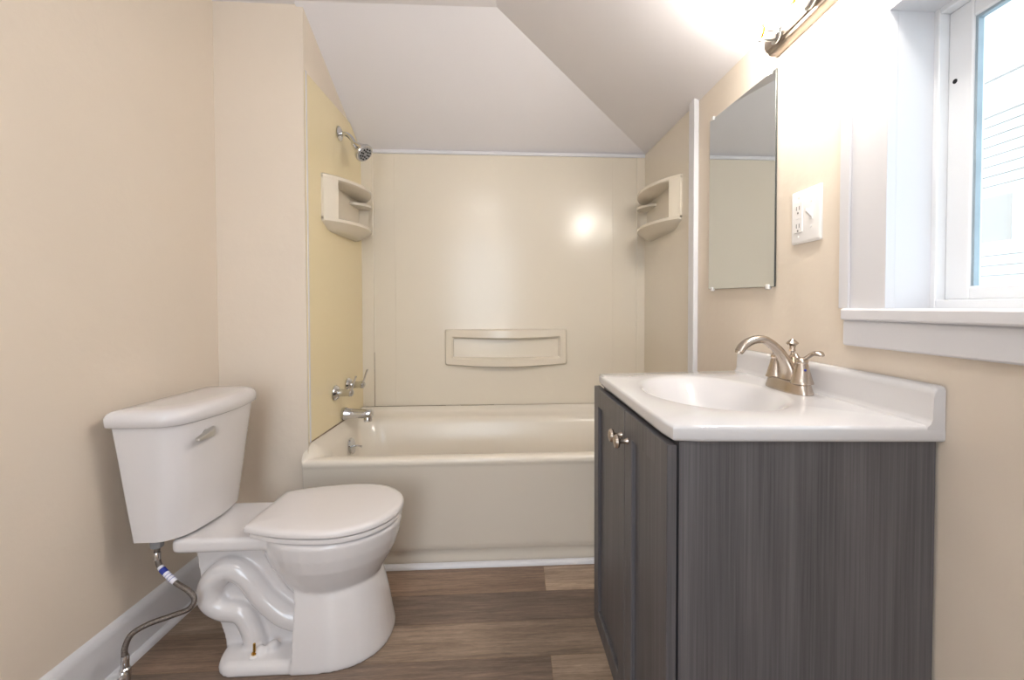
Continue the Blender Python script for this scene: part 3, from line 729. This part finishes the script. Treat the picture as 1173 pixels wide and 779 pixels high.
def door(ya, yb, knob_y, hinge):
    z0, z1, th, st = 0.108, 0.808, 0.0165, 0.052
    def DV(x, y, z):                              # the doors hang a touch proud at the far side
        k = y/VW; return V(x-0.003-0.006*k, y, z)
    bm = NB()
    xi = th*0.55
    def rg(m_, x): return [DV(x, ya+m_, z0+m_), DV(x, yb-m_, z0+m_), DV(x, yb-m_, z1-m_), DV(x, ya+m_, z1-m_)]
    loft(bm, [rg(0, th), rg(0, 0.0015), rg(0.0015, 0), rg(st, 0), rg(st+0.002, 0.002), rg(st+0.002, xi), rg(st+0.004, xi+0.0003)])
    d = obj('door', bm, M_wood, van)
    kz = 0.745
    base = DV(0, knob_y, kz); nrm = Vector((-1, -0.03, 0))
    b2 = NB(); lathe(b2, [(0, 0), (0.0075, 0), (0.006, 0.004), (0.005, 0.012), (0.006, 0.017), (0.0135, 0.020), (0.0155, 0.024), (0.0135, 0.029), (0.007, 0.031), (0, 0.0315)], base, nrm, 24)
    tag(obj('knob', b2, M_nickel, d, smooth=True), 'round nickel knob')
ys = 0.283
door(0.010, ys-0.0015, ys-0.024, 0)
door(ys+0.0015, VW-0.004, ys+0.026, 1)

top = thing('sink_countertop', 'white one piece vanity top with oval basin and backsplash', 'sink', V(VD/2, VW/2, ZU))
BC, BA, BB = (0.208, 0.330), 0.150, 0.212         # basin centre and half axes in cabinet coordinates
def counter():
    bm = NB(); Nn = 64
    def outer(g, z):
        """points on the counter rectangle, at the same angles as the basin ring"""
        P = []
        x0, x1, y0, y1 = 0.0+g, VD, 0.0+g, VW-g
        r = 0.016
        for k in range(Nn):
            t = 2*PI*(k+0.5)/Nn; dx, dy = math.cos(t), math.sin(t)
            s = min([(x1-BC[0])/dx if dx > 1e-9 else 9e9, (x0-BC[0])/dx if dx < -1e-9 else 9e9, (y1-BC[1])/dy if dy > 1e-9 else 9e9, (y0-BC[1])/dy if dy < -1e-9 else 9e9])
            P.append([BC[0]+dx*s, BC[1]+dy*s])
        # snap the nearest points onto the corners
        for cxn, cyn in ((x0, y0), (x1, y0), (x1, y1), (x0, y1)):
            i = min(range(Nn), key=lambda q: (P[q][0]-cxn)**2+(P[q][1]-cyn)**2); 
            ax = cxn+(0.006 if cxn == x0 else 0); ay = cyn
            P[i] = [cxn+(0.005 if cxn == x0 else 0), cyn+((0.005 if cyn == y0 else -0.005) if cxn == x0 else 0)]
        return [V(x, y, z) for x, y in P]
    def oval(k, z, sx=0.0): return [V(BC[0]+sx+BA*k*math.cos(2*PI*(i+0.5)/Nn), BC[1]+BB*k*math.sin(2*PI*(i+0.5)/Nn), z) for i in range(Nn)]
    loft(bm, [oval(0.9, ZU), outer(0.006, ZU), outer(0.001, ZU+0.003), outer(0.0, ZU+0.007), outer(0.0, ZT-0.007), outer(0.002, ZT-0.002), outer(0.007, ZT),
              oval(1.07, ZT), oval(1.03, ZT-0.001), oval(0.99, ZT-0.0035), oval(0.95, ZT-0.008), oval(0.89, ZT-0.018), oval(0.80, ZT-0.035), oval(0.68, ZT-0.057, 0.003), oval(0.52, ZT-0.078, 0.006), oval(0.34, ZT-0.091, 0.009), oval(0.20, ZT-0.097, 0.012), oval(0.12, ZT-0.099, 0.012)],
         cap0=False, cap1=True)
    return bm
obj('top_slab', counter(), M_top, top, smooth=True, angle=60)
bm = NB()
P_ = [(VD-0.030, ZT-0.002), (VD-0.024, ZT+0.004), (VD-0.0215, ZT+0.012), (VD-0.020, ZT+0.052), (VD-0.0185, ZT+0.062), (VD-0.013, ZT+0.067), (VD-0.0005, ZT+0.067), (VD-0.0005, ZT-0.010), (VD-0.030, ZT-0.010)]
loft(bm, [[V(x, y, ZT+(z-ZT)*k if z > ZT else z) for x, z in P_] for y, k in ((0.0002, 0.90), (0.003, 0.97), (0.010, 1.0), (VW-0.010, 1.0), (VW-0.003, 0.97), (VW-0.0002, 0.90))])
obj('backsplash', bm, M_top, top, smooth=True, angle=50)
bm = NB(); dc = V(BC[0]+0.012, BC[1], ZT-0.0995); lathe(bm, [(0, 0), (0.024, 0), (0.024, 0.003), (0.017, 0.004), (0.016, 0.002), (0, 0.003)], dc, (0, 0, 1)); obj('drain', bm, M_nickel, top, smooth=True)

# faucet
fp = V(0.4005, 0.316, ZT)                           # centre of the base
fau = thing('bathroom_faucet', 'brushed nickel two handle faucet on the white vanity top', 'faucet', fp)
def FV(x, y, z): return Vector((fp.x+x, fp.y+y, ZT+z))  # x towards the wall, y away from the camera
bm = NB()
def cap(a, b, z):
    P = []
    for k in range(40):
        t = 2*PI*k/40; c, s = math.cos(t), math.sin(t)
        P.append(FV(a*math.copysign(abs(c)**0.85, c), b*math.copysign(abs(s)**0.75, s), z))
    return P
loft(bm, [cap(0.030, 0.078, 0.0005), cap(0.030, 0.078, 0.004), cap(0.0275, 0.0745, 0.012), cap(0.025, 0.071, 0.023), cap(0.0235, 0.069, 0.026), cap(0.020, 0.064, 0.0275)])
obj('base', bm, M_nickel, fau, smooth=True, angle=50)
for s in (-1, 1):
    yy = s*0.051
    bm = NB(); lathe(bm, [(0, 0.024), (0.0245, 0.024), (0.0245, 0.027), (0.0225, 0.031), (0.017, 0.052), (0.0135, 0.066), (0.012, 0.070), (0.0135, 0.073), (0.0125, 0.079), (0.008, 0.083), (0, 0.084)], FV(0, yy, 0), (0, 0, 1), 28)
    h = obj('handle', bm, M_nickel, fau, smooth=True)
    bm = NB(); tube(bm, [FV(0.0, yy, 0.076), FV(0.006, yy+s*0.013, 0.086), FV(0.010, yy+s*0.026, 0.0945), FV(0.012, yy+s*0.039, 0.0960), FV(0.013, yy+s*0.051, 0.0925)], [0.0095, 0.0085, 0.0095, 0.011, 0.0055], 14, flat=(1.0, 0.5)); obj('lever', bm, M_nickel, h, smooth=True)
    if s < 0:
        bm = NB(); dd = Vector((-0.15, -1.0, 0.22)); lathe(bm, [(0, 0), (0.0028, 0), (0.0022, 0.0016), (0, 0.0018)], FV(-0.0025, yy-0.0158, 0.056), dd, 12)
        tag(obj('dot', bm, M_blue, h, smooth=True), 'blue dot')
bm = NB()          # spout: broad at the base, arching over the basin
def spx(a, b): return a
pts = [(0.004, 0.020), (0.000, 0.045), (-0.012, 0.075), (-0.032, 0.101), (-0.060, 0.120), (-0.088, 0.119), (-0.110, 0.107), (-0.122, 0.092)]
wd = [0.034, 0.026, 0.0175, 0.0150, 0.0140, 0.0140, 0.0145, 0.0135]
C4 = spline([(x, 0, z, r) for (x, z), r in zip(pts, wd)], 6)
rings = []
for i, c in enumerate(C4):
    d = Vector(C4[min(i+1, len(C4)-1)][:3])-Vector(C4[max(0, i-1)][:3]); d.normalize()
    nn = Vector((-d.z, 0, d.x)); k = i/(len(C4)-1)
    rr = c[3]; rings.append([FV(c[0], 0, c[2])+Vector((0, 1, 0))*(rr*math.cos(2*PI*j/22))+nn*(rr*(0.70 if k > .2 else 0.70)*math.sin(2*PI*j/22)) for j in range(22)])
loft(bm, rings); spo = obj('spout', bm, M_nickel, fau, smooth=True)
e0 = FV(-0.1215, 0, 0.094); bm = NB(); lathe(bm, [(0, 0), (0.0088, 0), (0.0088, 0.006), (0, 0.006)], e0, (-0.30, 0, -0.95), 18); obj('aerator', bm, M_nickel, spo, smooth=True)
bm = NB()          # rear body between the handles, carrying the pop-up rod
loft(bm, [[FV(0.014+a*math.cos(2*PI*j/24), b*math.sin(2*PI*j/24), z) for j in range(24)] for a, b, z in ((0.018, 0.040, 0.020), (0.0165, 0.034, 0.045), (0.013, 0.026, 0.066), (0.009, 0.016, 0.080), (0.006, 0.008, 0.088))])
obj('body', bm, M_nickel, fau, smooth=True)
bm = NB(); lathe(bm, [(0, 0.084), (0.0032, 0.084), (0.0030, 0.098), (0.0075, 0.100), (0.0062, 0.106), (0.0080, 0.113), (0.0135, 0.1175), (0.0130, 0.1205), (0.0070, 0.1255), (0.0035, 0.129), (0, 0.1295)], FV(0.009, 0, -0.007), (0, 0, 1), 24); obj('lift_rod', bm, M_nickel, fau, smooth=True)

# ------------------------------------------------------------------ mirror
mir = thing('wall_mirror', 'frameless rectangular mirror on the right wall', 'mirror', (XR-0.001, 1.42, 1.40))
MQ = [(1.6320, 1.1060), (1.2065, 1.0968), (1.2065, 1.6880), (1.6275, 1.7140)]
bm = NB(); prism(bm, [(XR-0.002, y, z) for y, z in MQ], (-0.0045, 0, 0)); obj('mirror_edge', bm, mat('dark_mirror_edge', srgb(62, 64, 62), 0.35, var=(10, 0.1)), mir)
bm = NB(); c_ = (1.42, 1.40); prism(bm, [(XR-0.0064, c_[0]+(y-c_[0])*0.9975, c_[1]+(z-c_[1])*0.9985) for y, z in MQ], (-0.0006, 0, 0)); obj('mirror_glass', bm, M_mirror, mir)
for y, z, s in ((1.600, 1.1055, -1), (1.238, 1.098, -1), (1.602, 1.7125, 1), (1.236, 1.690, 1)):
    bm = NB(); box(bm, (XR-0.0105, y-0.008, z-0.006 if s > 0 else z-0.008), (XR-0.0005, y+0.008, z+0.008 if s > 0 else z+0.006)); tag(obj('clip', bm, M_plate, mir, bevel=0.002), 'clear plastic clip')

# ------------------------------------------------------------------ light bar
bar = thing('vanity_light', 'brushed nickel bar light with lit globe bulbs above the mirror', 'lamp', (XR, 0.94, 1.745))
LB0, LB1, LZ0, LZ1 = 0.655, 1.208, 1.718, 1.776
bm = NB()
prof = [(0, LZ0), (0.022, LZ0+0.0005), (0.027, LZ0+0.003), (0.029, LZ0+0.008), (0.035, LZ0+0.011), (0.038, LZ0+0.017), (0.040, LZ0+0.022), (0.040, LZ1-0.022), (0.038, LZ1-0.017), (0.035, LZ1-0.011), (0.029, LZ1-0.008), (0.027, LZ1-0.003), (0.022, LZ1-0.0005), (0, LZ1)]
loft(bm, [[(XR-d, y, z) for d, z in prof] for y in (LB0, LB1)])
obj('backplate', bm, M_bar, bar, smooth=True, angle=30)
ZL = 0.5*(LZ0+LZ1)
for i, y in enumerate((1.150, 1.015, 0.880, 0.745)):
    bm = NB(); lathe(bm, [(0, 0), (0.026, 0), (0.0265, 0.003), (0.022, 0.006), (0.0205, 0.010), (0.0205, 0.036), (0.022, 0.039), (0.0185, 0.040), (0.0165, 0.034), (0, 0.034)], (XR-0.0395, y, ZL), (-1, 0, 0), 28)
    so = obj('socket', bm, M_chrome, bar, smooth=True, angle=40); tag(so, 'chrome socket')
    bm = NB(); lathe(bm, [(0, 0.0342), (0.0135, 0.0342), (0.0135, 0.046), (0.0115, 0.048)], (XR-0.0395, y, ZL), (-1, 0, 0), 20); obj('bulb_cap', bm, M_brass, so, smooth=True)
    r = 0.034; c = 0.046+r*0.93
    P_ = [(r*math.sin(PI*k/14), c-r*math.cos(PI*k/14)) for k in range(2, 15)]
    P_ = [(0.0125, 0.044)]+P_
    bm = NB(); lathe(bm, P_, (XR-0.0395, y, ZL), (-1, 0, 0), 20); tag(obj('bulb', bm, M_bulb, so, smooth=True), 'lit frosted globe bulb')

# ------------------------------------------------------------------ switch plate
swp = thing('switch_plate', 'white two gang plate with outlet and toggle on right wall', 'switch', (XR, 1.077, 1.264))
XS = XR-0.0065
bm = NB(); loft(bm, [[(XR-d, y, z) for y, z in rrect(1.0205+e, 1.1335-e, 1.1985+e, 1.3295-e, 0.004, 4)] for d, e in ((0.0002, 0), (0.003, 0), (0.0058, 0.003), (0.0065, 0.006))])
obj('plate', bm, M_plate, swp, smooth=True, angle=30)
OY = 1.102          # outlet side (further from the camera)
bm = NB(); box(bm, (XS-0.0015, OY-0.0165, 1.226), (XS+0.002, OY+0.0165, 1.302)); ot = obj('outlet', bm, M_plate, swp, bevel=0.0015)
for zc in (1.286, 1.242):
    bm = NB()
    for dy in (-0.0055, 0.0055): box(bm, (XS-0.0022, OY+dy-0.0012, zc-0.004), (XS-0.0012, OY+dy+0.0012, zc+0.006))
    lathe(bm, [(0, 0), (0.0026, 0), (0.0026, 0.001), (0, 0.001)], (XS-0.0013, OY, zc-0.011), (-1, 0, 0), 12)
    tag(obj('slots', bm, M_slot, ot), 'dark outlet slots')
bm = NB(); box(bm, (XS-0.0020, OY-0.008, 1.2605), (XS-0.001, OY+0.008, 1.2665)); obj('reset_button', bm, M_plate, ot, bevel=0.0008)
TY = 1.054
bm = NB(); box(bm, (XS-0.0010, TY-0.0055, 1.252), (XS+0.002, TY+0.0055, 1.278)); tg = obj('toggle_surround', bm, M_plate, swp, bevel=0.0008)
bm = NB(); loft(bm, [[(XS-0.0005, TY+a*0.0036, 1.265+b*0.008) for a, b in ((-1, -1), (1, -1), (1, 1), (-1, 1))], [(XS-0.014, TY+a*0.003, 1.2735+b*0.004) for a, b in ((-1, -1), (1, -1), (1, 1), (-1, 1))]]); obj('toggle', bm, M_plate, tg, bevel=0.001)
for y, z in ((TY, 1.2955), (TY, 1.2345), (OY, 1.3135), (OY, 1.2145)):
    bm = NB(); lathe(bm, [(0, 0), (0.0033, 0), (0.0028, 0.001), (0, 0.0013)], (XS+0.0002, y, z), (-1, 0, 0), 14); obj('screw', bm, M_plate, swp, smooth=True)

# added fill light, unseen behind the camera, shaped like a flush lamp
dome = thing('added_ceiling_fill', 'added round fill light on the ceiling, unseen behind the viewpoint', 'lamp', (-0.35, -0.35, ZC))
bm = NB(); lathe(bm, [(0, 0), (0.30, 0), (0.30, -0.02), (0.282, -0.024)], (-0.35, -0.35, ZC-0.0005), (0, 0, 1), 48); obj('canopy', bm, M_nickel, dome, smooth=True)
bm = NB(); lathe(bm, [(0.280, -0.022), (0.268, -0.048), (0.21, -0.075), (0.11, -0.090), (0, -0.094)], (-0.35, -0.35, ZC), (0, 0, 1), 48); obj('shade', bm, M_dome_fill, dome, smooth=True)

# ------------------------------------------------------------------ outside the window: the house next door
hs = thing('neighbor_house', 'white sided house seen through the window', 'house', (4.7, 4.0, -2.5))
HX = 4.6
bm = NB()
z = -2.5; pitch = 0.096
while z < 2.80:
    prism(bm, [(HX, -4, z), (HX-0.014, -4, z+0.003), (HX, -4, z+pitch-0.003)], (0, 16, 0)); z += pitch
ztop = z
box(bm, (HX, -4, -2.5), (HX+0.2, 12, 5.2)); obj('siding', bm, M_siding, hs)
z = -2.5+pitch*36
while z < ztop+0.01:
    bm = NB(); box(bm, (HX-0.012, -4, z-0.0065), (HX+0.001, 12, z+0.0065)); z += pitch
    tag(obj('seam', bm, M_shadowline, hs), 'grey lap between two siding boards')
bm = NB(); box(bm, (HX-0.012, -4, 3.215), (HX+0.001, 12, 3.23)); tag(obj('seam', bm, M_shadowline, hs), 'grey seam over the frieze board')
bm = NB(); prism(bm, [(HX-0.30, -4, 5.15), (HX+2.5, -4, 6.4), (HX+2.5, -4, 6.5), (HX-0.32, -4, 5.20)], (0, 16, 0)); obj('roof', bm, M_roof, hs)
bm = NB(); box(bm, (HX-0.03, 3.55, 1.60), (HX-0.001, 4.40, 2.14)); ww = obj('window', bm, mat('house_window_frame', srgb(236, 240, 243), 0.4, var=(5, 0.02)), hs, bevel=0.004)
bm = NB(); box(bm, (HX-0.033, 3.95, 1.66), (HX-0.029, 4.34, 2.09)); obj('pane', bm, mat('house_window_glass', srgb(176, 166, 160), 0.35, var=(3, 0.05)), ww)
bm = NB(); box(bm, (XO+0.2, -12, -2.62), (14, 14, -2.5)); o = struct('ground', bm, M_ground)
